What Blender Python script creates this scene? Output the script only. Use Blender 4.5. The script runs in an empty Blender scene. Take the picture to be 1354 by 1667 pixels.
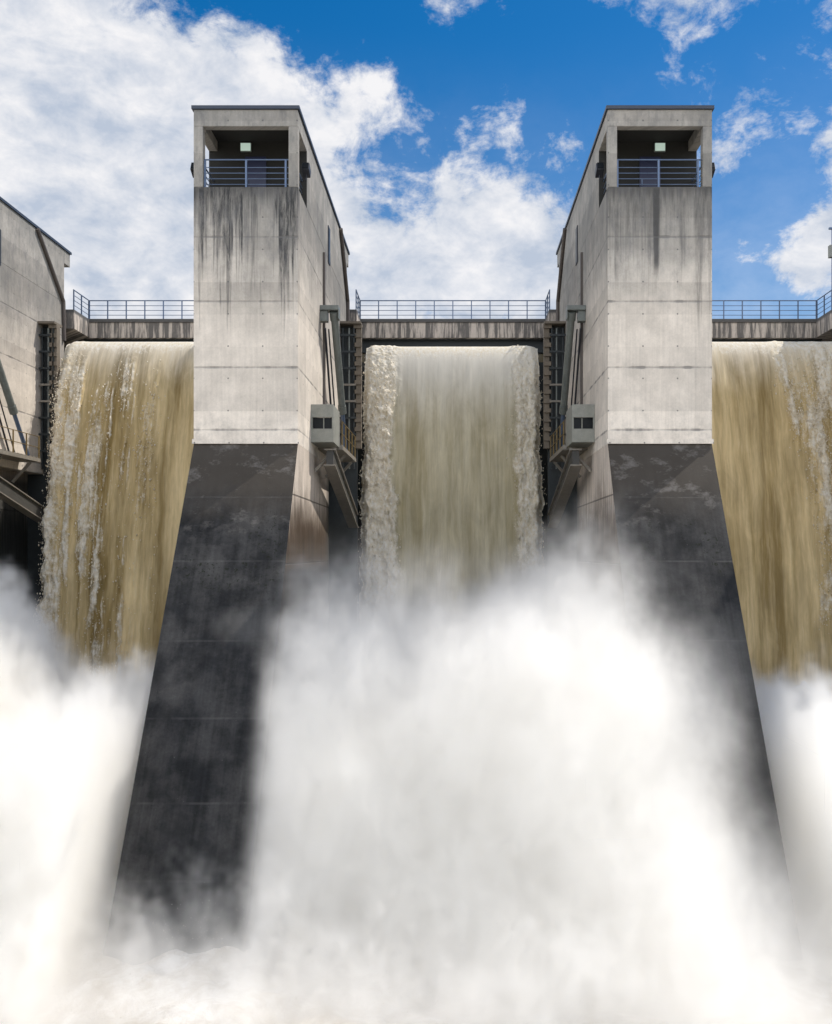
import bpy, bmesh, math, random
import numpy as np
from mathutils import Vector, Matrix

R = math.radians
rng = np.random.default_rng(7)
random.seed(7)
S = bpy.context.scene
COL = S.collection

# ------------------------------------------------------------------ node helpers
class N:
    """a scalar socket with arithmetic; works in shader and geometry node trees"""
    def __init__(s, t, k): s.t, s.k = t, k
    def _m(s, op, *a, clamp=False):
        n = s.t.nodes.new('ShaderNodeMath'); n.operation = op; n.use_clamp = clamp
        for i, v in enumerate((s,) + a):
            if isinstance(v, N): s.t.links.new(v.k, n.inputs[i])
            else: n.inputs[i].default_value = v
        return N(s.t, n.outputs[0])
    def __add__(s, o): return s._m('ADD', o)
    __radd__ = __add__
    def __sub__(s, o): return s._m('SUBTRACT', o)
    def __rsub__(s, o): return s._m('MULTIPLY_ADD', -1.0, o)
    def __mul__(s, o): return s._m('MULTIPLY', o)
    __rmul__ = __mul__
    def __truediv__(s, o): return s._m('DIVIDE', o)
    def __neg__(s): return s._m('MULTIPLY', -1.0)
    def abs(s): return s._m('ABSOLUTE')
    def floor(s): return s._m('FLOOR')
    def fract(s): return s._m('FRACT')
    def max(s, o): return s._m('MAXIMUM', o)
    def min(s, o): return s._m('MINIMUM', o)
    def pow(s, o): return s._m('POWER', o)
    def exp(s): return s._m('EXPONENT')
    def lt(s, o): return s._m('LESS_THAN', o)
    def gt(s, o): return s._m('GREATER_THAN', o)
    def clamp(s): return s._m('ADD', 0.0, clamp=True)
    def ss(s, a, b):
        """smoothstep from 0 at a to 1 at b (a<b)"""
        n = s.t.nodes.new('ShaderNodeMapRange'); n.interpolation_type = 'SMOOTHSTEP'
        s.t.links.new(s.k, n.inputs['Value'])
        n.inputs['From Min'].default_value = a; n.inputs['From Max'].default_value = b
        return N(s.t, n.outputs[0])

def vec(t, x, y, z):
    n = t.nodes.new('ShaderNodeCombineXYZ')
    for i, v in enumerate((x, y, z)):
        if isinstance(v, N): t.links.new(v.k, n.inputs[i])
        else: n.inputs[i].default_value = v
    return n.outputs[0]

def noise(t, v, scale=1.0, detail=3.0, rough=0.55, dist=0.0):
    n = t.nodes.new('ShaderNodeTexNoise')
    t.links.new(v, n.inputs['Vector'])
    n.inputs['Scale'].default_value = scale; n.inputs['Detail'].default_value = detail
    n.inputs['Roughness'].default_value = rough; n.inputs['Distortion'].default_value = dist
    return N(t, n.outputs[0])

def white(t, v):
    n = t.nodes.new('ShaderNodeTexWhiteNoise'); n.noise_dimensions = '3D'
    t.links.new(v, n.inputs['Vector']); return N(t, n.outputs['Value'])

def mixc(t, f, a, b):
    n = t.nodes.new('ShaderNodeMix'); n.data_type = 'RGBA'
    for v, i in ((f, 0), (a, 6), (b, 7)):
        if isinstance(v, N): t.links.new(v.k, n.inputs[i])
        elif isinstance(v, bpy.types.NodeSocket): t.links.new(v, n.inputs[i])
        elif i == 0: n.inputs[i].default_value = v
        else: n.inputs[i].default_value = (*v, 1)
    return n.outputs[2]

def mulc(t, c, f):
    n = t.nodes.new('ShaderNodeVectorMath'); n.operation = 'SCALE'
    t.links.new(c, n.inputs[0])
    if isinstance(f, N): t.links.new(f.k, n.inputs['Scale'])
    else: n.inputs['Scale'].default_value = f
    return n.outputs[0]

# ------------------------------------------------------------------ camera
cam_d = bpy.data.cameras.new('camera'); cam = bpy.data.objects.new('camera', cam_d); COL.objects.link(cam)
cam.location = (0, -36, 12); cam.rotation_euler = (R(90), 0, 0)
cam_d.sensor_fit = 'VERTICAL'; cam_d.sensor_height = 36
cam_d.lens = 36 * 1512 / 1667
cam_d.shift_x = -60 / 1667; cam_d.shift_y = 67 / 1667
cam_d.clip_end = 5000
S.camera = cam
S.render.resolution_x, S.render.resolution_y = 832, 1024

# ------------------------------------------------------------------ render settings
S.view_settings.view_transform = 'Standard'; S.view_settings.look = 'None'
S.view_settings.exposure = 0.52; S.view_settings.gamma = 1.0
S.cycles.max_bounces = 24; S.cycles.diffuse_bounces = 4; S.cycles.glossy_bounces = 2
S.cycles.transmission_bounces = 2; S.cycles.volume_bounces = 20; S.cycles.transparent_max_bounces = 8
S.cycles.volume_step_rate = 1.0; S.cycles.volume_max_steps = 256
S.cycles.use_denoising = True
S.cycles.sample_clamp_indirect = 6.0
S.cycles.caustics_reflective = False; S.cycles.caustics_refractive = False

# ------------------------------------------------------------------ sun and sky
SUN = Vector((0.56, 0.27, 0.84)).normalized()
sl = bpy.data.lights.new('sun', 'SUN'); so = bpy.data.objects.new('sun', sl); COL.objects.link(so)
sl.energy = 3.3; sl.angle = R(0.5); sl.color = (1.0, 0.94, 0.86)
so.rotation_euler = (-SUN).to_track_quat('-Z', 'Y').to_euler(); so.location = (20, 20, 60)

W = bpy.data.worlds.new('World'); S.world = W; W.use_nodes = True
t = W.node_tree; t.nodes.clear()
sky = t.nodes.new('ShaderNodeTexSky'); sky.sky_type = 'NISHITA'; sky.sun_disc = False
sky.sun_elevation = math.asin(SUN.z); sky.sun_rotation = math.atan2(SUN.x, SUN.y)
sky.air_density = 1.0; sky.dust_density = 0.3; sky.ozone_density = 3.0
tc = t.nodes.new('ShaderNodeTexCoord')
GEN = tc.outputs['Generated']
sep = t.nodes.new('ShaderNodeSeparateXYZ'); t.links.new(GEN, sep.inputs[0])
dx, dy, dz = (N(t, sep.outputs[i]) for i in range(3))
# sky blue: deepen the saturation
hs = t.nodes.new('ShaderNodeHueSaturation'); hs.inputs['Saturation'].default_value = 1.45
hs.inputs['Value'].default_value = 1.0
t.links.new(sky.outputs[0], hs.inputs['Color'])
bg_sky = t.nodes.new('ShaderNodeBackground'); bg_sky.inputs[1].default_value = 0.077
t.links.new(hs.outputs[0], bg_sky.inputs[0])
# clouds: soft banks placed by direction, broken up by noise
def bank(az, el, r, w=1.0):
    d = Vector((math.sin(R(az)) * math.cos(R(el)), math.cos(R(az)) * math.cos(R(el)), math.sin(R(el))))
    n = t.nodes.new('ShaderNodeVectorMath'); n.operation = 'DISTANCE'
    t.links.new(GEN, n.inputs[0]); n.inputs[1].default_value = d
    q = N(t, n.outputs['Value']) / math.radians(r)
    return (q * q * -1.0).exp() * w
BANKS = [(-27, 30, 6, .95), (-15.5, 29.2, 1.6, -.45), (-23, 22, 8, 1.2), (-14, 24, 6, 1.0), (-9.5, 24.6, 3.0, .75), (-5.2, 26.0, 1.9, .6), (-24, 31, 4, .5),
         (-28, 14, 8, 1.1), (-15, 15, 7, 1.1), (-6, 20, 3.0, .5), (-5, 14, 5, .9), (0, 17, 5, .9), (4.0, 19.0, 3.6, .8), (6, 15, 5, 1.0), (-1, 22, 1.6, .35),
         (-1.5, 31, 1.3, .5), (2.4, 25, 1.1, .45), (3.5, 24.2, 0.8, .3), (10.5, 32.4, 2.0, .75), (14, 32.0, 2.0, .8), (18, 32, 2.2, .85), (22.5, 30.8, 2.2, .8), (24.5, 26, 2.6, .55),
         (23.2, 22, 2.2, .85), (22.5, 17.8, 2.2, 1.3), (20.2, 16, 1.9, .9), (15.5, 22.5, 2, .25), (7, 23.0, 1.3, .3), (14, 29, 1.6, .25), (18.3, 25.2, 1.3, .3)]
cov = None
for b in BANKS:
    g = bank(*b); cov = g if cov is None else cov + g
# unseen broken cumulus added behind and beside the camera as fill light
el_hi = dz.ss(0.02, 0.25)
back = dy.ss(-0.75, -0.1)
side_ = (1.0 - back).max((dx * -1.0).ss(0.40, 0.80))
cov = cov + side_ * 0.95 * el_hi + dx.abs().ss(0.62, 0.9) * 0.35
stretch = vec(t, dx * 1.0, dy * 1.0, dz * 1.35)
n1 = noise(t, stretch, 10.0, 10.0, 0.66, 0.35)
n2 = noise(t, stretch, 34.0, 6.0, 0.65, 0.3)
cl = cov * 0.9 + (n1 - 0.5) * 2.6 + (n2 - 0.5) * 1.2
cl = cl.ss(0.22, 0.95)
cl = cl.max((1.0 - dz.ss(0.12, 0.50)) * 0.42)
shade = noise(t, vec(t, dx, dy, dz * 1.9), 13.0, 5.0, 0.55, 0.4)
tone = ((shade - 0.5) * 2.6 + 0.52 + (n2 - 0.5) * 1.3 + (n1 - 0.5) * 0.8).clamp()
ccol = mixc(t, tone, (0.53, 0.60, 0.72), (0.97, 0.96, 0.97))
bg_c = t.nodes.new('ShaderNodeBackground'); t.links.new(ccol, bg_c.inputs[0])
# added clouds behind and left of the viewer are brightened to lift shaded faces
cstr = side_ * 1.40 + 0.68
t.links.new(cstr.k, bg_c.inputs[1])
mx = t.nodes.new('ShaderNodeMixShader'); t.links.new((cl * 0.97).k, mx.inputs[0])
t.links.new(bg_sky.outputs[0], mx.inputs[1]); t.links.new(bg_c.outputs[0], mx.inputs[2])
ow = t.nodes.new('ShaderNodeOutputWorld'); t.links.new(mx.outputs[0], ow.inputs[0])
W.cycles.sampling_method = 'MANUAL'; W.cycles.sample_map_resolution = 1024

# ------------------------------------------------------------------ materials
def new_mat(name):
    m = bpy.data.materials.new(name); m.use_nodes = True
    t = m.node_tree; t.nodes.clear()
    o = t.nodes.new('ShaderNodeOutputMaterial'); p = t.nodes.new('ShaderNodeBsdfPrincipled')
    t.links.new(p.outputs[0], o.inputs[0])
    return m, t, p

def setc(t, p, c):
    if isinstance(c, bpy.types.NodeSocket): t.links.new(c, p.inputs['Base Color'])
    else: p.inputs['Base Color'].default_value = (*c, 1)

def bump(t, p, h, dist=0.02, strength=0.6):
    b = t.nodes.new('ShaderNodeBump'); b.inputs['Distance'].default_value = dist; b.inputs['Strength'].default_value = strength
    t.links.new(h.k, b.inputs['Height']); t.links.new(b.outputs[0], p.inputs['Normal'])

def world_pos(t):
    g = t.nodes.new('ShaderNodeNewGeometry')
    s = t.nodes.new('ShaderNodeSeparateXYZ'); t.links.new(g.outputs['Position'], s.inputs[0])
    return (g, *(N(t, s.outputs[i]) for i in range(3)))

JOINTS = (24.26, 21.76, 19.2, 16.78)
def concrete():
    m, t, p = new_mat('board_marked_concrete')
    g, x, y, z = world_pos(t)
    u = x + y
    warm = (0.61, 0.55, 0.475); grey = (0.20, 0.195, 0.18)
    big = noise(t, vec(t, u, 3.0, z), 0.35, 4, 0.6)
    c = mixc(t, (z.ss(19.5, 26.5) * 0.85 + (big - 0.5) * 0.9).clamp(), warm, grey)
    # each lift and each shutter panel has its own tone
    lift = (z / 2.5 - 0.706).floor()
    pan = white(t, vec(t, (u / 1.34).floor(), lift, 1.0))
    li = white(t, vec(t, 5.0, (z / 1.25).floor(), 2.0))
    c = mulc(t, c, (pan - 0.5) * 0.14 + (li - 0.5) * 0.24 + 1.0)
    # vertical board grain and faint run-off
    grain = noise(t, vec(t, u * 9.0, 0.0, z * 0.35), 1.0, 5, 0.65)
    fine = noise(t, vec(t, u, y, z), 14.0, 5, 0.7)
    c = mulc(t, c, (grain - 0.5) * 0.42 + (fine - 0.5) * 0.34 + (noise(t, vec(t, u, 2.0, z), 1.1, 6, 0.7) - 0.5) * 0.75 + 1.0)
    # dark algae drips running down from the balcony sill and the roof
    dn = noise(t, vec(t, u * 2.3, 7.0, z * 0.06), 1.0, 4, 0.7)
    dn2 = noise(t, vec(t, u * 7.0, 2.0, z * 0.12), 1.0, 3, 0.6)
    reach = (dn - 0.37) * 24.0 + (dn2 - 0.5) * 12.0
    depth_ = 26.2 - z
    dn3 = noise(t, vec(t, u * 4.2, 5.0, z * 0.55), 1.0, 8, 0.78, 0.3)
    drip = ((reach - depth_) / 3.2).clamp() * depth_.gt(0.0) * ((dn3 - 0.32) * 4.2).clamp()
    front = y.lt(0.4) * y.gt(-0.5)
    drip = drip * (front * 0.85 + 0.12) * (1.0 - x.ss(-1.0, 1.0) * 0.45)
    wob = (noise(t, vec(t, 0.0, 0.0, z * 0.8), 1.0, 3, 0.6) - 0.5) * 0.12
    long_ = (1.0 - ((x - 7.88 + wob).abs() - (z - 22.0) * 0.02).ss(0.02, 0.14)) * z.ss(22.4, 23.4) * (1.0 - z.ss(26.15, 26.2)) * front
    drip = drip.max(long_ * 0.85)
    sill = (1.0 - (26.2 - z + (dn2 - 0.5) * 1.5).ss(0.0, 0.9)) * front * depth_.gt(0.0)
    drip = drip.max(sill * 0.75)
    c = mixc(t, drip * 0.96, c, (0.030, 0.031, 0.033))
    soot_and_shade = (noise(t, vec(t, u * 2.2, 1.0, z * 0.9), 1.0, 7, 0.75) - 0.48) * 6.0
    c = mixc(t, (soot_and_shade.clamp() * z.ss(19.5, 25.5) * 0.52), c, (0.12, 0.12, 0.125))
    # weathered patch above the bottom lip
    low = (noise(t, vec(t, u, 0.0, z), 1.3, 6, 0.7) - 0.5) * 4.0
    c = mixc(t, low.clamp() * (1.0 - z.ss(16.3, 18.6)) * 0.6, c, (0.25, 0.235, 0.215))
    # joints
    jl = None
    for zj in JOINTS:
        w = noise(t, vec(t, u * 1.4, zj, 0.0), 1.0, 3, 0.6)
        d = ((z - zj).abs() - (w - 0.42) * 0.10)
        jm = (1.0 - d.ss(0.008, 0.045)) * ((w - 0.3) * 3.0).clamp()
        jl = jm if jl is None else jl.max(jm)
    c = mixc(t, jl * 0.72, c, (0.13, 0.125, 0.12))
    # tie holes
    fu = ((u / 1.34).fract() - 0.5) * 1.34; fz = (((z - 16.9) / 1.25).fract() - 0.5) * 1.25
    hole = (fu * fu + fz * fz).lt(0.0011)
    c = mixc(t, hole * 0.7, c, (0.1, 0.1, 0.1))
    setc(t, p, c); p.inputs['Roughness'].default_value = 0.92
    p.inputs['Specular IOR Level'].default_value = 0.25
    bump(t, p, grain * 0.5 + fine * 0.5 - jl * 1.2 - hole * 1.0, 0.02, 0.7)
    return m

def wet_face():
    m, t, p = new_mat('wet_dark_concrete')
    g, x, y, z = world_pos(t)
    s = z * 1.17
    n = noise(t, vec(t, x, 0.0, s), 0.55, 6, 0.62)
    st = noise(t, vec(t, x * 5.0, 0.0, s * 0.16), 1.0, 5, 0.65)
    fine = noise(t, vec(t, x, y, s), 11.0, 5, 0.75)
    c = mixc(t, n.ss(0.35, 0.65), (0.0125, 0.0130, 0.0140), (0.042, 0.041, 0.040))
    c = mulc(t, c, (st - 0.5) * 1.5 + (fine - 0.5) * 0.9 + (noise(t, vec(t, x, 6.0, s), 1.7, 7, 0.72) - 0.5) * 1.5 + 1.0)
    # brown-grey weathered band directly under the tower
    up = z + (noise(t, vec(t, x, 0.0, s), 0.9, 5, 0.65) - 0.5) * 1.9
    c = mixc(t, up.ss(12.6, 15.0) * 0.8, c, (0.060, 0.051, 0.041))
    # pale scraped patches
    pale = ((noise(t, vec(t, x * 1.0, 4.0, s * 1.5), 0.9, 6, 0.7) - 0.56) * 9.0).clamp() * up.ss(11.5, 14.5)
    c = mixc(t, pale * 0.45, c, (0.20, 0.185, 0.17))
    # moss flecks
    mo = ((noise(t, vec(t, x, 9.0, s), 6.0, 5, 0.75) - 0.545) * 14.0).clamp() * ((noise(t, vec(t, x, 5.0, s), 0.7, 2, 0.5) - 0.44) * 8.0).clamp() * z.ss(9.5, 11.5) * (1.0 - z.ss(12.8, 14.0))
    c = mixc(t, mo * 0.9, c, (0.010, 0.012, 0.006))
    # pour joints
    jl = None
    for zj in (14.1, 11.72, 9.0, 6.6, 4.2, 2.2):
        w = noise(t, vec(t, x * 1.1, zj, 0.0), 1.0, 3, 0.6)
        jm = (1.0 - (z - zj).abs().ss(0.01, 0.05)) * ((w - 0.36) * 4.0).clamp()
        jl = jm if jl is None else jl.max(jm)
    c = mixc(t, jl * 0.22, c, (0.12, 0.115, 0.11))
    lime = ((noise(t, vec(t, x, 2.0, s), 24.0, 2, 0.5) - 0.73) * 30.0).clamp()
    c = mixc(t, lime * 0.5, c, (0.30, 0.28, 0.25))
    setc(t, p, c); p.inputs['Roughness'].default_value = 0.6
    p.inputs['Specular IOR Level'].default_value = 0.10
    bump(t, p, fine * 0.5 + n - jl, 0.02, 0.35)
    return m

def wet_side():
    m, t, p = new_mat('stained_pier_side_concrete')
    g, x, y, z = world_pos(t)
    big = noise(t, vec(t, x, y, z), 0.5, 5, 0.62)
    gr = noise(t, vec(t, y * 7.0, 0.0, z * 0.3), 1.0, 5, 0.65)
    fine = noise(t, vec(t, x, y, z), 12.0, 5, 0.7)
    c = mixc(t, (z + (big - 0.5) * 1.6 + (gr - 0.5) * 4.0).ss(12.8, 15.0), (0.070, 0.047, 0.031), (0.50, 0.435, 0.37))
    c = mixc(t, 1.0 - (z + (gr - 0.5) * 6.0).ss(9.0, 14.5), c, (0.040, 0.034, 0.026))
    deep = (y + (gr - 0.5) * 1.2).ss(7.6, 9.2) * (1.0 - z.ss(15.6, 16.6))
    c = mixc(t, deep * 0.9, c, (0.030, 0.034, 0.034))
    low = 1.0 - (z + (big - 0.5) * 3.0).ss(4.0, 8.5)
    c = mixc(t, low * 0.8, c, (0.05, 0.05, 0.052))
    c = mulc(t, c, (gr - 0.5) * 1.3 + (fine - 0.5) * 0.5 + (big - 0.5) * 0.8 + 1.0)
    jm = (1.0 - (z - 14.2).abs().ss(0.012, 0.05)).max(1.0 - (z - 11.6).abs().ss(0.01, 0.04))
    c = mixc(t, jm * 0.7, c, (0.05, 0.045, 0.04))
    setc(t, p, c); p.inputs['Roughness'].default_value = 0.75
    p.inputs['Specular IOR Level'].default_value = 0.12
    bump(t, p, gr * 0.6 + fine * 0.5 - jm, 0.025, 0.7)
    return m

def fascia():
    m, t, p = new_mat('stained_bridge_concrete')
    g, x, y, z = world_pos(t)
    u = x + y
    st = noise(t, vec(t, u * 3.2, 0.0, z * 0.25), 1.0, 5, 0.7)
    fine = noise(t, vec(t, u, y, z), 9.0, 5, 0.7)
    c = mixc(t, st.ss(0.44, 0.58), (0.13, 0.12, 0.11), (0.50, 0.44, 0.38))
    c = mixc(t, z.ss(25.55, 25.72), c, (0.09, 0.088, 0.086))
    c = mulc(t, c, (fine - 0.5) * 0.5 + 1.0)
    setc(t, p, c); p.inputs['Roughness'].default_value = 0.9
    bump(t, p, fine + st, 0.02, 0.5)
    return m

def simple(name, col, rough=0.5, metal=0.0, var=0.25, scale=3.0, spec=0.5):
    m, t, p = new_mat(name)
    tcn = t.nodes.new('ShaderNodeTexCoord')
    a = noise(t, tcn.outputs['Object'], scale, 5, 0.65)
    b = noise(t, tcn.outputs['Object'], scale * 7, 3, 0.6)
    rgb = t.nodes.new('ShaderNodeRGB'); rgb.outputs[0].default_value = (*col, 1)
    setc(t, p, mulc(t, rgb.outputs[0], (a - 0.5) * 2 * var + (b - 0.5) * var + 1.0))
    p.inputs['Metallic'].default_value = metal; p.inputs['Specular IOR Level'].default_value = spec
    t.links.new(((a - 0.5) * 0.4 + rough).k, p.inputs['Roughness'])
    bump(t, p, a + b * 0.3, 0.008, 0.35)
    return m

def falling():
    m, t, p = new_mat('muddy_falling_water')
    uv = t.nodes.new('ShaderNodeUVMap'); uv.uv_map = 'flow'
    s = t.nodes.new('ShaderNodeSeparateXYZ'); t.links.new(uv.outputs[0], s.inputs[0])
    u, v = N(t, s.outputs[0]), N(t, s.outputs[1])       # metres across, metres along the fall
    at = t.nodes.new('ShaderNodeAttribute'); at.attribute_name = 'foam'
    fo = N(t, at.outputs['Fac'])
    wob = (noise(t, vec(t, u * 0.5, v * 0.25, 4.0), 1.0, 3, 0.6) - 0.5) * 0.9
    uu = u + wob * v.ss(2.0, 14.0) * 0.5
    a0 = noise(t, vec(t, uu * 0.35, v * 0.05, 1.0), 1.0, 3, 0.6)
    a1 = noise(t, vec(t, uu * 1.3, v * 0.09, 0.0), 1.0, 5, 0.65)
    a2 = noise(t, vec(t, uu * 5.0, v * 0.26, 3.0), 1.0, 5, 0.7)
    a3 = noise(t, vec(t, uu * 15.0, v * 0.75, 6.0), 1.0, 4, 0.7)
    clump = noise(t, vec(t, uu * 0.9, v * 0.35, 8.0), 1.0, 4, 0.65, 0.6)
    cl = noise(t, vec(t, uu * 2.2, v * 1.0, 9.0), 1.0, 8, 0.75, 0.5)
    cf = noise(t, vec(t, uu * 6.5, v * 3.8, 2.0), 1.0, 5, 0.75)
    side = u.abs().gt(8.0)
    mixf = ((a0 - 0.5) * 1.6 + (a1 - 0.5) * 2.6 + (a2 - 0.5) * 0.9 + 0.5).clamp()
    c_mid = mixc(t, mixf, (0.42, 0.355, 0.205), (0.74, 0.67, 0.48))
    c_side = mixc(t, mixf, (0.31, 0.215, 0.075), (0.84, 0.66, 0.36))
    c = mixc(t, side, c_mid, c_side)
    c = mulc(t, c, (a3 - 0.5) * 0.30 + (clump - 0.5) * 0.8 + 1.0)
    thread = (((a2 - 0.55) * 4.0 + (a3 - 0.5) * 2.0).clamp() * ((clump - 0.44) * 5.0).clamp())
    c = mixc(t, thread * (side * 0.45 + 0.25), c, (0.72, 0.62, 0.45))
    f = (fo * 1.45 + (cl - 0.5) * 2.6 * fo.ss(0.02, 0.3) + (cf - 0.5) * 1.3 * fo.ss(0.02, 0.3) + (a2 - 0.5) * 1.0 * fo.ss(0.02, 0.3) - 0.42)
    f = f.ss(-0.1, 0.85)
    thin = (1.0 - (v - (a2 - 0.5) * 2.0 - (clump - 0.5) * 3.0).ss(2.8, 8.5)) * 0.78  # thin, aerated top of the sheet, with sky sheen and sunlight painted in
    c = mixc(t, thin, c, (0.93, 0.88, 0.78))  # pale aerated water, plus painted sky sheen and sunlight
    fc = mixc(t, ((cf - 0.35) * 3.0).clamp(), (0.80, 0.69, 0.49), (0.97, 0.94, 0.87))
    c = mixc(t, f, c, fc)
    setc(t, p, c)
    t.links.new((f * 0.35 + 0.55).k, p.inputs['Roughness'])
    t.links.new((0.28 - f * 0.26).k, p.inputs['Specular IOR Level'])
    bump(t, p, a2 * 0.30 + a3 * 0.08 + f * 0.2 + cf * f * 0.3, 0.07, 0.35)
    # thin sheets let light through
    o = [n for n in t.nodes if n.type == 'OUTPUT_MATERIAL'][0]
    tr = t.nodes.new('ShaderNodeBsdfTranslucent'); t.links.new(c, tr.inputs['Color'])
    mxs = t.nodes.new('ShaderNodeMixShader'); mxs.inputs[0].default_value = 0.22
    t.links.new(p.outputs[0], mxs.inputs[1]); t.links.new(tr.outputs[0], mxs.inputs[2])
    t.links.new(mxs.outputs[0], o.inputs[0])
    return m

def river_foam():
    m, t, p = new_mat('churned_white_water')
    g, x, y, z = world_pos(t)
    a = noise(t, vec(t, x, y, z), 0.35, 7, 0.65, 0.5)
    b = noise(t, vec(t, x, y, z), 2.2, 6, 0.7, 0.4)
    c = mixc(t, ((a - 0.42) * 5.0 + (b - 0.5) * 3.0).clamp(), (0.45, 0.395, 0.32), (0.74, 0.72, 0.685))
    far = y.abs().ss(45.0, 90.0)
    c = mixc(t, far, c, (0.33, 0.28, 0.19))
    setc(t, p, c); p.inputs['Roughness'].default_value = 0.85
    p.inputs['Specular IOR Level'].default_value = 0.2
    bump(t, p, b + noise(t, vec(t, x, y, z), 9.0, 4, 0.7) * 0.35, 0.20, 0.8)
    return m

def lake():
    m, t, p = new_mat('muddy_reservoir_water')
    g, x, y, z = world_pos(t)
    setc(t, p, (0.16, 0.13, 0.075)); p.inputs['Roughness'].default_value = 0.12
    bump(t, p, noise(t, vec(t, x, y, 0.0), 1.5, 4, 0.6), 0.05, 0.5)
    return m

M = {
    'concrete': concrete(), 'wet': wet_face(), 'side': wet_side(), 'fascia': fascia(),
    'roof': simple('dark_zinc_roof', (0.035, 0.045, 0.065), 0.5, 0.3),
    'door': simple('navy_painted_door', (0.010, 0.014, 0.050), 0.45),
    'rail': simple('blue_grey_steel', (0.10, 0.14, 0.22), 0.45, 0.4),
    'steel': simple('dark_gate_steel', (0.030, 0.036, 0.038), 0.55, 0.3, 0.5),
    'cyl': simple('grey_green_steel', (0.14, 0.155, 0.145), 0.45, 0.1, 0.5),
    'web': simple('shaded_girder_web', (0.045, 0.043, 0.038), 0.7, 0.0, 0.5),  # shade on the web painted in, darker than the flanges
    'paint': simple('pale_grey_green_paint', (0.225, 0.228, 0.20), 0.7, 0.0, 0.45),
    'arm': simple('grey_painted_girder', (0.20, 0.18, 0.15), 0.6, 0.0, 0.5),
    'tan': simple('tan_guide_edge', (0.15, 0.125, 0.095), 0.8, 0.0, 0.5),
    'black': simple('black_housing', (0.014, 0.016, 0.022), 0.5),
    'glass': simple('dark_window_glass', (0.008, 0.010, 0.012), 0.35, 0.0, 0.1, 3.0, 0.2),
    'yellow': simple('yellow_handrail_paint', (0.15, 0.10, 0.03), 0.5),
    'pipe': simple('rust_brown_pipe', (0.085, 0.072, 0.064), 0.7),
    'soot_and_shade': simple('sooty_painted_shade', (0.020, 0.020, 0.018), 0.9, 0.0, 0.6),  # ceiling dirt, plus the recess's shade put into the colour
    'fall': falling(), 'river': river_foam(), 'lake': lake(),
}
def lamp_mat():
    m, t, p = new_mat('lamp_diffuser'); setc(t, p, (0.55, 0.66, 0.58))
    p.inputs['Emission Color'].default_value = (0.75, 1.0, 0.88, 1); p.inputs['Emission Strength'].default_value = 0.25
    return m
M['lamp'] = lamp_mat()

# ------------------------------------------------------------------ mesh helpers
class MB:
    def __init__(s): s.v, s.f, s.mi, s.cur = [], [], [], 0
    def add(s, vs, fs):
        o = len(s.v); s.v += [tuple(q) for q in vs]; s.f += [[i + o for i in f] for f in fs]; s.mi += [s.cur] * len(fs); return s
    def box(s, x0, x1, y0, y1, z0, z1):
        x0, x1 = min(x0, x1), max(x0, x1)
        return s.add([(x0, y0, z0), (x1, y0, z0), (x1, y1, z0), (x0, y1, z0), (x0, y0, z1), (x1, y0, z1), (x1, y1, z1), (x0, y1, z1)],
                     [(0, 3, 2, 1), (4, 5, 6, 7), (0, 1, 5, 4), (1, 2, 6, 5), (2, 3, 7, 6), (3, 0, 4, 7)])
    def tube(s, a, b, r, n=12, r2=None):
        a, b = Vector(a), Vector(b); d = (b - a).normalized()
        u = d.orthogonal().normalized(); w = d.cross(u); r2 = r if r2 is None else r2
        vs = []
        for q, rr in ((a, r), (b, r2)):
            vs += [q + (u * math.cos(2 * math.pi * i / n) + w * math.sin(2 * math.pi * i / n)) * rr for i in range(n)]
        fs = [(i, (i + 1) % n, n + (i + 1) % n, n + i) for i in range(n)] + [tuple(range(n))[::-1], tuple(range(n, 2 * n))]
        return s.add(vs, fs)
    def bar(s, a, b, w, h):
        """a rectangular bar from a to b; w along world x, h in the plane of the bar"""
        a, b = Vector(a), Vector(b); d = (b - a).normalized()
        u = Vector((1, 0, 0)); u = (u - d * u.dot(d)).normalized(); k = u.cross(d)
        vs = [q + u * sx * w / 2 + k * sk * h / 2 for q in (a, b) for sx, sk in ((-1, -1), (1, -1), (1, 1), (-1, 1))]
        return s.add(vs, [(0, 1, 2, 3), (7, 6, 5, 4), (0, 4, 5, 1), (1, 5, 6, 2), (2, 6, 7, 3), (3, 7, 4, 0)])
    def build(s, name, mats, parent=None, bevel=0.0, smooth=False):
        me = bpy.data.meshes.new(name)
        base = parent_loc(parent)
        me.from_pydata([(v[0] - base[0], v[1] - base[1], v[2] - base[2]) for v in s.v], [], s.f)
        for m_ in (mats if isinstance(mats, (list, tuple)) else [mats]): me.materials.append(m_)
        me.polygons.foreach_set('material_index', s.mi)
        bm = bmesh.new(); bm.from_mesh(me); bmesh.ops.recalc_face_normals(bm, faces=bm.faces); bm.to_mesh(me); bm.free()
        if smooth: me.polygons.foreach_set('use_smooth', [True] * len(me.polygons))
        me.update()
        o = bpy.data.objects.new(name, me); COL.objects.link(o)
        if parent is not None: o.parent = parent
        if bevel:
            b = o.modifiers.new('bevel', 'BEVEL'); b.width = bevel; b.segments = 2; b.limit_method = 'ANGLE'
        return o

def parent_loc(p):
    q = Vector((0, 0, 0))
    while p is not None: q += p.location; p = p.parent
    return q

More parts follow.
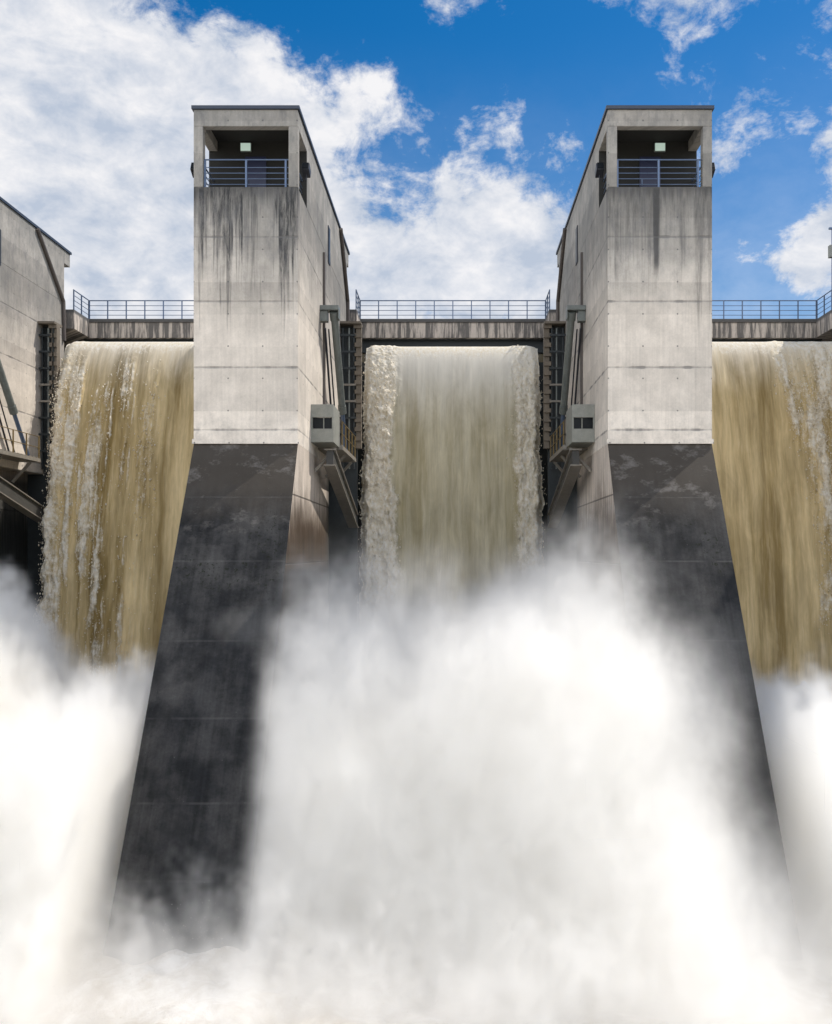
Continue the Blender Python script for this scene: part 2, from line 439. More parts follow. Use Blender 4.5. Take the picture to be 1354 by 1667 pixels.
def thing(name, label, cat, loc, group=None):
    o = bpy.data.objects.new(name, None); COL.objects.link(o); o.location = loc
    o.empty_display_size = 0.5
    o['label'] = label; o['category'] = cat
    if group: o['group'] = group
    return o
def tag(o, label=None, cat=None, group=None, kind=None):
    for k, v in (('label', label), ('category', cat), ('group', group), ('kind', kind)):
        if v: o[k] = v
    return o
def copy_tree(o, parent=None, dx_=0.0):
    c = o.copy(); COL.objects.link(c)
    c.parent = parent
    if parent is None: c.location.x += dx_
    for ch in list(o.children): copy_tree(ch, c)
    return c

# numpy gradient noise ------------------------------------------------------------
_P = np.random.default_rng(3).permutation(256); _P = np.concatenate([_P, _P, _P])
_G = np.random.default_rng(4).normal(size=(256, 3)); _G /= np.linalg.norm(_G, axis=1)[:, None]
def pnoise(x, y, z):
    x, y, z = np.broadcast_arrays(np.asarray(x, float), np.asarray(y, float), np.asarray(z, float))
    xi, yi, zi = (np.floor(q).astype(int) for q in (x, y, z))
    xf, yf, zf = x - xi, y - yi, z - zi
    fa = lambda q: q * q * q * (q * (q * 6 - 15) + 10)
    u, v, w = fa(xf), fa(yf), fa(zf)
    xi &= 255; yi &= 255; zi &= 255
    def gr(i, j, k):
        h = _P[_P[_P[(xi + i) & 255] + ((yi + j) & 255)] + ((zi + k) & 255)]
        g = _G[h]
        return g[..., 0] * (xf - i) + g[..., 1] * (yf - j) + g[..., 2] * (zf - k)
    L = lambda a, b, q: a + (b - a) * q
    return L(L(L(gr(0, 0, 0), gr(1, 0, 0), u), L(gr(0, 1, 0), gr(1, 1, 0), u), v),
             L(L(gr(0, 0, 1), gr(1, 0, 1), u), L(gr(0, 1, 1), gr(1, 1, 1), u), v), w) * 1.6
def fbm(x, y, z, o=4, g=0.5):
    s, a = 0, 1.0
    for i in range(o):
        s = s + a * pnoise(x * 2 ** i + 17.3 * i, y * 2 ** i + 5.1 * i, z * 2 ** i); a *= g
    return s
def sst(a, b, x):
    q = np.clip((x - a) / (b - a), 0, 1); return q * q * (3 - 2 * q)

# ------------------------------------------------------------------ large structure: piers
HW = 2.02; PX = 8.03
def make_pier(xc, label):
    o = thing('dam_pier', label, 'dam pier', (xc, 0, 0), 'concrete piers between the spillway gates')
    L = lambda mb, nm, mats, par=o, **k: mb.build(nm, mats, par, **k)
    X0, X1 = xc - HW, xc + HW
    b = MB()
    b.box(X0, X1, 0, 16.7, 16.24, 26.2)
    b.box(X0, X1, 2.3, 16.7, 26.2, 29.2)
    for a0, a1 in ((X0, X0 + .36), (X1 - .36, X1)):
        b.box(a0, a1, 0, .36, 26.2, 28.55)
        b.box(a0, a1, .36, 2.3, 28.55, 29.2)
    b.box(X0, X1, 0, .36, 28.55, 29.2)
    b.box(X0 + .36, X1 - .36, .36, 2.3, 29.0, 29.2)
    b.box(X0, X1, 16.7, 17.5, 28.45, 29.2)
    L(b, 'tower_wall', M['concrete'], bevel=0.02)
    # bottom drip lip of the tower
    b = MB(); b.box(X0 - .05, X1 + .05, -.05, 0.0, 16.24, 16.42); L(b, 'drip_lip', M['concrete'])
    b = MB(); b.box(X0 - .07, X1 + .07, -.07, 17.58, 29.2, 29.33); L(b, 'roof', M['roof'])
    # lower pier: sloping wet nose, flush sides, narrower behind the gate niche
    b = MB()
    prof = [(0.04, 16.24), (-9.55, 0.0), (-10.1, -1.0), (9.0, -1.0), (9.0, 16.24)]
    n = len(prof)
    vs = [(X0, *q) for q in prof] + [(X1, *q) for q in prof]
    b.cur = 0; b.add(vs, [(0, 1, n + 1, n), (1, 2, n + 2, n + 1)])
    b.cur = 1; b.add(vs, [tuple(range(n)), tuple(range(n, 2 * n))[::-1], (2, 3, n + 3, n + 2), (3, 4, n + 4, n + 3), (4, 0, n, n + 4)])
    b.box(X0 + .85, X1 - .85, 9.0, 19.0, -1.0, 16.24)
    L(b, 'buttress', [M['wet'], M['side']])
    b = MB(); b.box(X0 + .01, X1 - .01, 2.24, 2.297, 26.203, 29.0); b.box(X0 + .37, X1 - .37, .37, 2.24, 28.94, 28.997); L(b, 'balcony_shade_lining', M['soot_and_shade'])  # added dark sheets on back wall and ceiling, painting in the balcony's shade
    sg = -1 if xc < 0 else 1
    dc = xc + sg * .08
    b = MB(); b.box(dc - .43, dc + .43, 2.18, 2.235, 26.21, 28.3); d = L(b, 'door', M['door'])
    b = MB(); b.box(dc - .36, dc - .32, 2.13, 2.18, 27.1, 27.35); L(b, 'handle', M['rail'], d)
    for sgn in (-1, 1):
        xs = xc + sgn * HW
        b = MB(); b.box(xs, xs + sgn * .04, 8.6, 9.25, 26.0, 27.75); f = L(b, 'window', M['black'])
        b = MB(); b.box(xs + sgn * .04, xs + sgn * .05, 8.7, 9.15, 26.1, 27.65); L(b, 'pane', M['glass'], f)
        b = MB(); b.tube((xs + sgn * .09, 13.1, 29.15), (xs + sgn * .09, 16.4, 26.2), .10)
        b.tube((xs + sgn * .09, 16.4, 26.2), (xs + sgn * .09, 16.5, 24.0), .10); L(b, 'drainpipe', M['pipe'], smooth=False)
        b = MB(); b.box(xs, xs + sgn * .10, 6.9, 7.14, 18.4, 25.9); L(b, 'cable_duct', M['pipe'])
        b = MB(); b.box(xs, xs + sgn * .015, .10, .30, 22.5, 26.1)
    return o

pier_a = make_pier(-PX, 'full concrete tower pier left of the middle spillway, balcony front streaked with dark drips')
make_pier(PX, 'full concrete tower pier right of the middle spillway, its inner side wall in shade')
pier_c = copy_tree(pier_a, None, -16.04)
pier_c['label'] = 'concrete pier cut off by the left picture edge, only its sunlit side wall in view'
pier_d = copy_tree(pier_a, None, 16.04 * 2)
pier_d['label'] = 'concrete pier standing just beyond the right picture edge, past the right waterfall'

# weir behind the falls
b = MB(); b.box(-60, 60, 19.0, 24.0, -1.0, 23.3)
tag(b.build('weir_wall', M['steel']), kind='structure')

# bridge -------------------------------------------------------------------------
br = thing('service_bridge', 'stained concrete service bridge running behind the towers above the falls', 'bridge', (0, 19, 24.7))
b = MB(); b.box(-46, 46, 19.0, 24.0, 24.75, 25.8); b.build('deck', M['fascia'], br, bevel=0.02)
b = MB(); b.box(-46, 46, 18.93, 19.0, 25.68, 25.86); b.build('kerb', M['fascia'], br)
for xc in (-24.07, -PX, PX, 24.07):
    b = MB(); b.box(xc - HW - .55, xc + HW + .55, 16.703, 18.93, 24.75, 25.83)
    b.build('landing', M['fascia'], br)
for x0, x1 in ((-22.0, -10.1), (-5.98, 5.98), (10.1, 22.0)):
    b = MB(); b.box(x0, x1, 19.5, 20.0, 23.95, 24.75); b.box(x0, x1, 19.3, 20.2, 23.95, 24.02); b.box(x0, x1, 19.3, 20.2, 24.68, 24.747)
    b.build('girder', M['steel'], br)

def railing(x0, x1, label):
    o = thing('bridge_railing', label, 'railing', ((x0 + x1) / 2, 19.06, 25.86), 'blue-grey railings along the bridge')
    xa, xb = x0 + .50, x1 - .50
    n = round((xb - xa) / 1.13)
    pts = [(xa + (xb - xa) * i / n, 19.03) for i in range(n + 1)]
    ret = [(xa, 17.9), (xa, 16.8), (xb, 17.9), (xb, 16.8)]
    for k, (x, y) in enumerate(pts + ret):
        b = MB(); w = .045 if k in (0, n) else .03
        b.box(x - w, x + w, y - w, y + w, 25.83 if k > n else 25.862, 26.93); b.build('post', M['rail'], o)
    for z, r in ((26.96, .032), (26.66, .018), (26.38, .018), (26.1, .018)):
        b = MB(); b.tube((xa, 19.03, z), (xb, 19.03, z), r, 8)
        b.tube((xa, 19.03, z), (xa, 16.75, z), r, 8); b.tube((xb, 19.03, z), (xb, 16.75, z), r, 8)
        b.build('rail', M['rail'], o)
    return o
railing(-22.05, -10.05, 'blue-grey railing on the bridge above the left waterfall')
railing(-6.0, 6.0, 'blue-grey railing on the bridge above the middle waterfall, between the two full towers')
railing(10.05, 22.05, 'blue-grey railing on the bridge above the right waterfall')

# ------------------------------------------------------------------ water
t_ = None
def fall(x0, x1, yl, zl, v0, side_foam, seed, label, drop_to=1.0, thick=0.5):
    """the overflowing sheet: flat approach, rounded lip, free fall"""
    NU, NV1, NV = 240, 40, 340
    prof = []
    for i in range(NV1):
        q = i / NV1; prof.append((19.4 + (yl - 19.4) * q, zl + 0.10 * (1 - q) ** 2 - 0.10 * q * q))
    T = math.sqrt(2 * (zl - drop_to) / 9.81)
    for i in range(NV):
        tt = T * (i / (NV - 1)); prof.append((yl - (v0) * tt, zl - .10 - .5 * 9.81 * tt * tt - 0.35 * tt))
    prof = np.array(prof)
    seg = np.r_[0, np.cumsum(np.linalg.norm(np.diff(prof, axis=0), axis=1))]
    tan = np.gradient(prof, axis=0); tan /= np.linalg.norm(tan, axis=1)[:, None]
    nrm = np.stack([tan[:, 1], -tan[:, 0]], 1)
    nrm = np.where((nrm[:, :1] * 0 + (-nrm[:, 0:1] + nrm[:, 1:2])) < 0, -nrm, nrm)
    U, Vv = np.meshgrid(np.linspace(0, 1, NU), seg)
    Xw = x0 + (x1 - x0) * U
    fallv = np.clip(Vv - (19.4 - yl), 0, None)
    gro = sst(0, 6, fallv)
    # vertical ridges and clumps
    d = 0.10 * gro * fbm(Xw * 0.9 + seed, Vv * 0.05, seed, 3) + 0.03 * gro * fbm(Xw * 3.5, Vv * 0.12, seed + 4, 3)
    ed = side_foam(Xw, fallv)
    cl = fbm(Xw * 1.7, Vv * 1.1, seed + 8, 5, 0.62)
    cl2 = fbm(Xw * 5, Vv * 4.0, seed + 2, 3, 0.6)
    d += ed * (0.18 + 0.16 * cl + 0.06 * cl2) * (0.3 + gro)
    # side edges fray and curl in
    eL = (Xw - x0); eR = (x1 - Xw)
    d -= 0.5 * np.exp(-(np.minimum(eL, eR) / 0.22) ** 2) * (0.3 + gro)
    fr = 0.16 * (0.15 + gro) * fbm(0 * Vv + seed, Vv * 0.9, 1.0 * seed, 4, 0.65)
    Xw2 = Xw + fr * np.exp(-eL / 0.7) - fr * np.exp(-eR / 0.7) + 0.012 * fallv * ((U - .5) * 1.0)
    foam = np.clip(ed, 0, 1)
    lip = np.exp(-((fallv - .35) / .8) ** 2) * 0.85
    foam = np.clip(np.maximum(foam, lip), 0, 1)
    P = np.stack([Xw2, prof[:, 0][:, None] + nrm[:, 0][:, None] * d, prof[:, 1][:, None] + nrm[:, 1][:, None] * d], -1)
    NVT = NV1 + NV
    idx = np.arange(NVT * NU).reshape(NVT, NU)
    quads = np.stack([idx[:-1, :-1], idx[:-1, 1:], idx[1:, 1:], idx[1:, :-1]], -1).reshape(-1, 4)
    verts = P.reshape(-1, 3); uv = np.stack([Xw, Vv], -1).reshape(-1, 2); fo = foam.reshape(-1)
    # flung lumps of froth, denser where the sheet is foamy
    r2 = np.random.default_rng(int(seed * 10))
    w = (ed * sst(0.5, 5, fallv)).reshape(-1) + 1e-9
    edge = (np.exp(-np.minimum(eL, eR) / .25) * sst(1, 8, fallv)).reshape(-1)
    w = w + edge * .7
    k = r2.choice(len(verts), 6000, p=w / w.sum())
    oc = np.array([(1, 0, 0), (-1, 0, 0), (0, 1, 0), (0, -1, 0), (0, 0, 1), (0, 0, -1)], float)
    of = np.array([(0, 2, 4), (2, 1, 4), (1, 3, 4), (3, 0, 4), (2, 0, 5), (1, 2, 5), (3, 1, 5), (0, 3, 5)])
    sz = (0.012 + 0.032 * r2.random(len(k)) ** 2.5)[:, None, None]
    jit = 0.75 + 0.5 * r2.random((len(k), 6, 1))
    cen = verts[k] + r2.normal(size=(len(k), 3)) * np.array([.10, .12, .25]) + np.array([0, -.10, 0])
    dv = (cen[:, None, :] + oc[None] * sz * jit * np.array([1, 1, 1.7])).reshape(-1, 3)
    dfc = (of[None] + (np.arange(len(k)) * 6)[:, None, None] + len(verts)).reshape(-1, 3)
    me = bpy.data.meshes.new('falling_water')
    allv = np.concatenate([verts, dv])
    me.from_pydata(allv.tolist(), [], quads.tolist() + dfc.tolist())
    at = me.attributes.new('foam', 'FLOAT', 'POINT')
    at.data.foreach_set('value', np.concatenate([fo, np.full(len(dv), .8)]).astype(np.float32))
    uvl = me.uv_layers.new(name='flow')
    li = np.empty(len(me.loops), np.int32); me.loops.foreach_get('vertex_index', li)
    alluv = np.concatenate([uv, np.repeat(uv[k], 6, axis=0)])
    uvl.data.foreach_set('uv', alluv[li].astype(np.float32).reshape(-1))
    me.polygons.foreach_set('use_smooth', [True] * len(me.polygons))
    me.materials.append(M['fall'])
    o = bpy.data.objects.new('falling_water', me); COL.objects.link(o)
    tag(o, label, 'waterfall', None, 'structure')
    return o

def foam_left(X, f):       # ragged froth along the left bank of the left fall
    q = X + 21.1 + .35 * fbm(X * .4, f * .25, 1.3, 3)
    band = np.exp(-(q / 0.75) ** 2) * 1.1
    loose = sst(-.30, .60, fbm(X * 1.5, f * .10, 3.3, 5, .68)) * (1 - sst(3.6, 6.4, q)) * sst(.3, 3, f) * .78
    return np.clip(np.maximum(band * (.55 + .45 * sst(-.4, .3, fbm(X * .5, f * .5, 6.1, 3))), loose), 0, 1)
def foam_mid(X, f):
    w1 = .28 * fbm(0 * f + 1.7, f * .35, 2.2, 4, .6) + .16 * fbm(X, f * 1.3, 4.0, 3, .6)
    w2 = .28 * fbm(0 * f + 7.7, f * .35, 5.2, 4, .6) + .16 * fbm(X, f * 1.3, 9.0, 3, .6)
    l = np.exp(-np.clip(X + 3.55 - .012 * f + w1, 0, None) ** 2 / .10)
    r = np.exp(-np.clip(3.65 - X + w2, 0, None) ** 2 / .12) * .74
    return np.clip(np.maximum(l, r), 0, 1)
def foam_right(X, f):
    q = X - (16.6 + .16 * f) + .8 * fbm(X * .4, f * .22, 4.3, 4, .6)
    a = sst(0, 1.2, q) * (.35 + .65 * sst(-.2, .6, fbm(X * .8, f * .2, 9.3, 4, .6)))
    return np.clip(a * .8, 0, 1)
fall(-21.15, -10.3, 15.2, 23.75, 2.35, foam_left, 2.7, 'muddy sheet of water falling through the left spillway bay')
fall(-4.95, 4.85, 17.3, 23.95, 2.05, foam_mid, 5.1, 'muddy sheet of water with white frothing sides falling between the two full towers')
fall(10.3, 21.3, 15.2, 23.75, 2.35, foam_right, 8.4, 'muddy sheet of water falling through the right spillway bay')

# reservoir behind
b = MB(); b.box(-400, 400, 19.45, 900, 23.0, 23.9)
tag(b.build('reservoir_water', M['lake']), kind='structure')

# river: churned white water, boiling up in mounds under each fall
xs = np.r_[-400, -200, -110, -70, np.arange(-48, -30, .7), np.arange(-30, 30, .16), np.arange(30, 48, .7), 70, 110, 200, 400]
ys = np.r_[-600, -300, -160, -100, -70, np.arange(-50, -22, .6), np.arange(-22, 19, .16), 19.2]
Xg, Yg = np.meshgrid(xs, ys)
near = sst(-60, -25, Yg)
h = 0.35 * fbm(Xg * .22, Yg * .22, 1.0, 3) + .16 * fbm(Xg * .8, Yg * .8, 2.0, 4, .55)
def mound(xc, half, top, y0, y1):
    mx_ = np.exp(-(np.abs(Xg - xc) / half) ** 4)
    my_ = sst(y0, y1, Yg)
    return top * mx_ * my_
bil = fbm(Xg * .30, Yg * .30, 5.0, 4, .55)
m3 = mound(-16.05, 7.0, 5.0, -9, 10) + mound(0, 5.8, 3.6, -9, 9) + mound(16.05, 7.0, 5.0, -9, 10)
h = h + m3 * (1 + .18 * bil) + .16 * near * sst(0, 1, m3) * fbm(Xg * 1.1, Yg * 1.1, 8., 4, .6)
# swell piling up round the pier noses
for xc in (-24.07, -PX, PX, 24.07):
    rr = np.hypot((Xg - xc) / 3.2, (Yg + 9.8) / 2.2)
    h += (0.5 + .25 * fbm(Xg * .9, Yg * .9, 3.7, 4, .5)) * np.exp(-rr ** 2)
h += .8 * np.exp(-((Yg + 15) / 3.5) ** 2) * (.5 + .5 * fbm(Xg * .35, Yg * .35, 6.1, 4, .5))
n_y, n_x = Xg.shape
idx = np.arange(n_y * n_x).reshape(n_y, n_x)
me = bpy.data.meshes.new('river_water')
me.from_pydata(np.stack([Xg, Yg, h], -1).reshape(-1, 3).tolist(), [], np.stack([idx[:-1, :-1], idx[:-1, 1:], idx[1:, 1:], idx[1:, :-1]], -1).reshape(-1, 4).tolist())
me.polygons.foreach_set('use_smooth', [True] * len(me.polygons)); me.materials.append(M['river'])
ro = bpy.data.objects.new('river_water', me); COL.objects.link(ro); tag(ro, kind='structure')
# droplets and torn shreds of foam tossed up over the near water
b = MB()
kq = 9000
px_ = rng.uniform(-24, 24, kq); py_ = -8.5 - np.abs(rng.normal(0, 3.2, kq)); cl_ = fbm(px_ * .5, py_ * .5, 2.2, 3)
pz_ = .3 + np.abs(rng.normal(0, .40, kq)) * (1.0 + 1.2 * cl_) * np.exp(-((py_ + 10.5) / 4.5) ** 2) + .5 * np.exp(-((py_ + 10) / 2.5) ** 2)
for i in range(kq):
    r_ = .004 + .009 * rng.random() ** 3
    q = [(px_[i] + r_ * c_[0] * rng.uniform(.6, 1.4), py_[i] + r_ * c_[1], pz_[i] + r_ * c_[2] * rng.uniform(.8, 2.2)) for c_ in ((1, 0, 0), (-.5, .87, 0), (-.5, -.87, 0), (0, 0, 1), (0, 0, -1))]
    b.add(q, [(0, 1, 3), (1, 2, 3), (2, 0, 3), (1, 0, 4), (2, 1, 4), (0, 2, 4)])
tag(b.build('spray_drops', M['river']), 'white droplets tossed up over the near churning water', 'spray', None, 'stuff')

# ------------------------------------------------------------------ spray: a voxel field of droplets
def mist():
    m = bpy.data.materials.new('spray_droplets'); m.use_nodes = True
    t = m.node_tree; t.nodes.clear()
    o = t.nodes.new('ShaderNodeOutputMaterial'); p = t.nodes.new('ShaderNodeVolumePrincipled')
    p.inputs['Color'].default_value = (0.980, 0.971, 0.950, 1); p.inputs['Density'].default_value = 1.0
    p.inputs['Anisotropy'].default_value = 0.2
    t.links.new(p.outputs[0], o.inputs['Volume'])
    gt = bpy.data.node_groups.new('spray_field', 'GeometryNodeTree')
    gt.interface.new_socket('Geometry', in_out='INPUT', socket_type='NodeSocketGeometry')
    gt.interface.new_socket('Geometry', in_out='OUTPUT', socket_type='NodeSocketGeometry')
    go = gt.nodes.new('NodeGroupOutput')
    pos = gt.nodes.new('GeometryNodeInputPosition')
    sp = gt.nodes.new('ShaderNodeSeparateXYZ'); gt.links.new(pos.outputs[0], sp.inputs[0])
    x, y, z = (N(gt, sp.outputs[i]) for i in range(3))
    n0 = noise(gt, pos.outputs[0], 0.16, 4, 0.55, 0.6) - 0.5
    n1 = noise(gt, vec(gt, x, y, z * 0.8), 0.42, 4, 0.6, 0.5) - 0.5
    n2 = noise(gt, vec(gt, x * 1.0, y, z * 0.45), 1.1, 3, 0.6, 0.3) - 0.5
    n3 = noise(gt, vec(gt, x, y, z * 0.6), 2.6, 3, 0.65, 0.4) - 0.5
    n4 = noise(gt, vec(gt, x, y, z * 0.7), 5.0, 2, 0.6, 0.2) - 0.5
    bil = n0 * 6.5 + n1 * 5.4 + n2 * 4.2 + n3 * 2.6 + n4 * 1.2
    back = y.ss(-14.0, -6.5); far_ = y.ss(-5.0, 9.0)
    # middle bay
    xm = x.ss(-6.0, -5.3) * (1.0 - x.ss(5.0, 9.5))
    hm = 1.4 + back * 9.2 - far_ * 1.2 - (1.0 - x.ss(-5.6, -2.8)) * y.ss(-4.0, 2.0) * 1.8 + x.ss(0.0, 4.5) * (1.0 - x.ss(4.5, 9.0)) * 1.9
    top = hm - z + bil
    dm = (top.ss(-0.8, 3.4) * 0.42 + top.ss(1.2, 5.0) * 0.35) * xm
    # side bays
    xl = (1.0 - x.ss(-10.28, -10.05)) ; xr = x.ss(10.0, 10.3)
    back2 = y.ss(-15.5, -9.0)
    hs_ = 0.4 + back2 * 6.9 - far_ * 2.0 + (1.0 - x.ss(-16.2, -13.2)) * (1.0 - y.ss(-3.0, 2.0)) * back2 * 4.2 + (1.0 - x.ss(-22.5, -20.3)) * 2.5
    ds = (hs_ - z + bil * 1.0).ss(-0.3, 1.8) * (xl + xr) * 1.1
    # veil drifting across the right pier's nose
    hv = 12.0 - (x - 5.0).max(0.0) * 1.0 + (y + 2.0).min(0.0) * 0.40
    xe = (6.8 - z).max(0.0) * 0.95 + 10.0
    dv = (hv - z + bil * 0.8).ss(-0.8, 6.5) * x.ss(4.5, 6.5) * (1.0 - (x - xe).ss(0.0, 1.8)) * (1.0 - y.ss(-2.0, 1.0)) * 0.50
    # haze hanging in the middle bay in front of the fall
    dh = (12.5 - z + bil).ss(-1.0, 7.0) * xm * y.ss(0.0, 6.0) * 0.06
    # low splash along the near water
    dl = (2.6 - z + n1 * 3.5 + n2 * 4.5 + n3 * 3.5 + n4 * 2.0).ss(0.0, 2.2) * 0.45
    den = (dm + ds + dv + dh + dl)
    # curl of spray peeling off round the left pier corner
    cx = x + 7.0; cy = y + 3.2; cz = z - 9.2
    rad = (cx * cx * 0.30 + cz * cz * 0.9 + cy * cy * 0.5 + n1 * 1.5)
    den = den + (1.0 - rad.ss(0.15, 1.1)) * 0.30
    den = den * (n3 * 1.6 + n4 * 1.2 + 1.0).max(0.15)
    den = den * z.ss(-0.5, 0.3) * (1.0 - y.ss(14.0, 16.5)) * y.ss(-17.0, -13.0)
    vc = gt.nodes.new('GeometryNodeVolumeCube')
    gt.links.new(den.max(0.0).k, vc.inputs['Density'])
    vc.inputs['Min'].default_value = (-29, -17, 0); vc.inputs['Max'].default_value = (29, 17, 18)
    vc.inputs['Resolution X'].default_value = 320; vc.inputs['Resolution Y'].default_value = 188; vc.inputs['Resolution Z'].default_value = 100
    sm = gt.nodes.new('GeometryNodeSetMaterial'); sm.inputs['Material'].default_value = m
    gt.links.new(vc.outputs[0], sm.inputs[0]); gt.links.new(sm.outputs[0], go.inputs[0])
    me = bpy.data.meshes.new('spray_mist'); me.materials.append(m)
    o = bpy.data.objects.new('spray_mist', me); COL.objects.link(o)
    md = o.modifiers.new('spray', 'NODES'); md.node_group = gt
    tag(o, 'white billowing spray rising from the foot of the three falls', 'mist', None, 'stuff')
    return o
mist()

# ------------------------------------------------------------------ equipment on the piers
def machinery(xw, d, where):
    """d: +1 when the wall faces +x. where: words naming the wall"""
    X = lambda q: xw + d * q
    # control box and walkway
    o = thing('inspection_platform', (f'grey box with dark window on {where}' if xw > -20 else 'narrow walkway with yellowish handrail on the wall at the left picture edge'), 'platform', (X(.5), 3.3, 16.7), 'platforms on the pier walls')
    b = MB(); b.box(X(0), X(0.96), 3.3, 3.42, 16.7, 17.27); b.box(X(0), X(0.96), 3.3, 3.42, 17.75, 18.3)
    b.box(X(0), X(.07), 3.3, 3.42, 17.27, 17.75); b.box(X(.89), X(0.96), 3.3, 3.42, 17.27, 17.75)
    b.box(X(.89), X(0.96), 3.42, 5.4, 16.7, 18.3); b.box(X(0), X(.89), 3.42, 5.4, 18.2, 18.3); b.box(X(0), X(.89), 3.42, 5.4, 16.7, 16.8)
    b.build('box_shell', M['paint'], o, bevel=.012)
    b = MB(); b.box(X(.07), X(.89), 3.46, 3.48, 17.27, 17.75); w = b.build('window', M['glass'], o)
    b = MB(); b.box(X(.51), X(.55), 3.40, 3.46, 17.27, 17.75); b.build('mullion', M['paint'], w)
    b = MB(); b.box(X(.0), X(1.1), 5.4, 11.2, 16.62, 16.8)
    for i in range(14): b.box(X(.02), X(1.08), 5.5 + .41 * i, 5.68 + .41 * i, 16.803, 16.84)
    b.build('walkway', M['arm'], o)
    for z in (17.35, 17.9):
        b = MB(); b.tube((X(1.05), 5.4, z), (X(1.05), 11.2, z), .02, 8); b.build('handrail', M['yellow'], o)
    for i in range(5):
        b = MB(); y = 5.6 + 1.38 * i; b.box(X(1.02), X(1.08), y - .02, y + .02, 16.8, 17.9); b.build('post', M['yellow'], o)
    for y in (4.2, 7.4, 10.4):
        b = MB(); b.bar((X(.95), y, 16.55), (X(.05), y, 15.55), .12, .12)
        b.build('bracket', M['arm'], o)
    # inclined girder that carries the gate
    o = thing('support_girder', f'pale inclined steel girder under the platform on {where}', 'girder', (X(.75), 3.6, 16.1), 'inclined gate girders')
    b = MB(); b.bar((X(.75), 3.7, 16.1), (X(.75), 13.2, 13.7), .30, .62); b.build('web', M['web'], o)
    b = MB(); b.bar((X(.75), 3.7, 16.44), (X(.75), 13.2, 14.04), .50, .05); b.bar((X(.75), 3.6, 15.76), (X(.75), 13.1, 13.36), .50, .05); b.build('flange', M['arm'], o)
    # hydraulic ram
    o = thing('hydraulic_ram', f'grey hydraulic cylinder slanting along {where}', 'hydraulic cylinder', (X(.62), 6.2, 22.9), 'hydraulic cylinders of the gates')
    b = MB(); b.tube((X(.62), 6.2, 22.9), (X(.62), 9.3, 18.9), .17, 20); b.tube((X(.62), 6.15, 22.96), (X(.62), 6.4, 22.64), .21, 20); b.tube((X(.62), 9.1, 19.16), (X(.62), 9.35, 18.84), .20, 20)
    b.build('cylinder', M['cyl'], o, smooth=False)
    b = MB(); b.tube((X(.62), 9.3, 18.9), (X(.62), 10.9, 16.85), .10, 16); b.build('rod', M['rail'], o)
    b = MB(); b.box(X(.0), X(.85), 5.9, 6.5, 22.98, 23.2); b.box(X(0), X(.34), 6.0, 6.4, 22.5, 22.98); b.box(X(.8), X(.86), 6.0, 6.4, 22.6, 22.98); b.build('bearing', M['cyl'], o, bevel=.02)
    b = MB(); b.tube((X(.16), 6.5, 22.3), (X(.16), 9.8, 17.0), .05, 8); b.tube((X(.3), 6.7, 22.3), (X(.3), 10.1, 17.0), .035, 8); b.build('hose', M['black'], o)

def guide(xw, d, xe, where):
    X = lambda q: xw + d * q
    o = thing('gate_guide', f'dark steel gate guide with ladder rungs beside {where}', 'gate guide', (X(.6), 13.4, 10), 'gate guides')
    b = MB(); b.box(X(-.85), X(xe - .25), 14.0, 14.2, 1.0, 24.3); b.build('plate', M['steel'], o)
    b = MB(); b.box(X(xe - .28), X(xe), 13.6, 14.0, 17.6, 24.2)
    for i in range(13): b.box(X(xe - .40), X(xe + .03), 13.5, 13.6, 18.0 + .5 * i, 18.22 + .5 * i)
    b.build('edge_post', M['tan'], o)
    for q in (.12, .45, .70):
        b = MB(); b.box(X(q), X(q + .07), 13.5, 13.62, 16.5, 24.0); b.build('upright', M['cyl'] if q == .45 else M['steel'], o)
    for i in range(8):
        b = MB(); b.box(X(.0), X(xe - .28), 13.42, 13.5, 17.4 + .88 * i, 17.5 + .88 * i); b.build('rung', M['arm'] if i in (4, 3) else M['steel'], o)
    b = MB(); b.box(X(0), X(xe), 13.3, 14.3, 24.2, 24.32); b.build('cap', M['tan'], o)

machinery(-6.01, 1, 'the sunlit wall of the left full tower')
machinery(6.01, -1, 'the shaded wall of the right full tower')
machinery(-22.05, 1, 'the wall at the left picture edge')
guide(-6.01, 1, 1.12, 'the left edge of the middle waterfall')
guide(6.01, -1, 1.14, 'the right edge of the middle waterfall')
guide(-22.05, 1, .9, 'the left edge of the left waterfall')

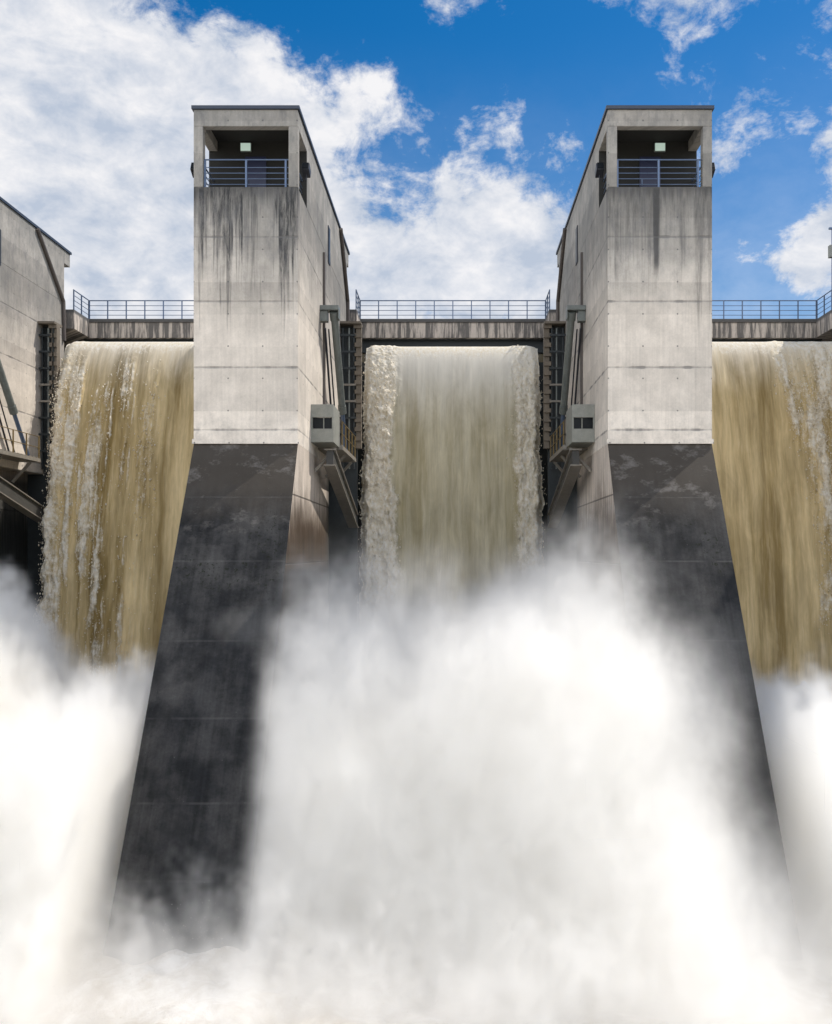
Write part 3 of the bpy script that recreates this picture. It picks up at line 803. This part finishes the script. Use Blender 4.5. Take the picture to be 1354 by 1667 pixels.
def balcony(xc, where):
    o = thing('balcony_railing', f'blue-grey steel railing across the balcony opening of the {where} full tower', 'railing', (xc, .2, 26.2), 'balcony railings on the towers')
    for q in (-1.62, -.02, 1.52):
        b = MB(); b.box(xc + q - .035, xc + q + .035, .14, .21, 26.2, 27.3); b.build('post', M['rail'], o)
    for z, r in ((27.32, .03), (27.02, .017), (26.8, .017), (26.58, .017), (26.36, .017)):
        b = MB(); b.tube((xc - HW + .36, .175, z), (xc + HW - .36, .175, z), r, 8); b.build('rail', M['rail'], o)
        for s in (-1, 1):
            b = MB(); b.tube((xc + s * (HW - .2), .36, z), (xc + s * (HW - .2), 2.3, z), r, 8); b.build('rail', M['rail'], o)
    o = thing('wall_lamp', f'small pale square lamp on the balcony back wall of the {where} full tower', 'lamp', (xc, 2.16, 28.6), 'balcony lamps')
    q = -.48 if where == 'left' else .48
    b = MB(); b.box(xc + q - .23, xc + q + .23, 2.16, 2.24, 28.50, 28.86); b.build('lamp_frame', M['cyl'], o)
    b = MB(); b.box(xc + q - .20, xc + q + .20, 2.11, 2.16, 28.53, 28.83); b.build('diffuser', M['lamp'], o)

balcony(-PX, 'left'); balcony(PX, 'right')

def floodlight(xw, d, label):
    X = lambda q: xw + d * q
    o = thing('floodlight', label, 'floodlight', (X(.0), .95, 27.1), 'floodlights on the towers')
    b = MB(); b.bar((X(.18), .75, 27.32), (X(.18), 1.15, 27.12), .30, .34); b.build('housing', M['black'], o, bevel=.02)
    b = MB(); b.bar((X(.18), .71, 27.34), (X(.18), .745, 27.325), .24, .27); b.build('lens', M['glass'], o)
    b = MB(); b.tube((X(0), .95, 26.86), (X(.20), .95, 26.86), .025, 8); b.tube((X(.18), .95, 26.84), (X(.18), .95, 27.14), .025, 8); b.tube((X(.03), .5, 26.88), (X(.03), .95, 26.88), .02, 8); b.build('bracket', M['black'], o)
floodlight(-6.01, 1, 'black floodlight on the sunlit right wall of the left full tower')
floodlight(-10.05, -1, 'black floodlight peeking out past the left edge of the left full tower')
floodlight(6.01, -1, 'black floodlight on the shaded left wall of the right full tower')
floodlight(10.05, 1, 'black floodlight peeking out past the right edge of the right full tower')

o = thing('mast', 'thin pole with a grey box near its top at the right picture edge', 'pole', (22.15, 18.2, 25.83))
b = MB(); b.tube((22.15, 18.2, 25.83), (22.15, 18.2, 30.9), .055, 10); b.build('pole', M['rail'], o)
b = MB(); b.box(21.95, 22.35, 18.05, 18.35, 29.25, 29.95); b.build('box', M['paint'], o)
b = MB(); b.box(21.95, 22.35, 18.12, 18.28, 30.9, 31.0); b.build('cap', M['rail'], o)
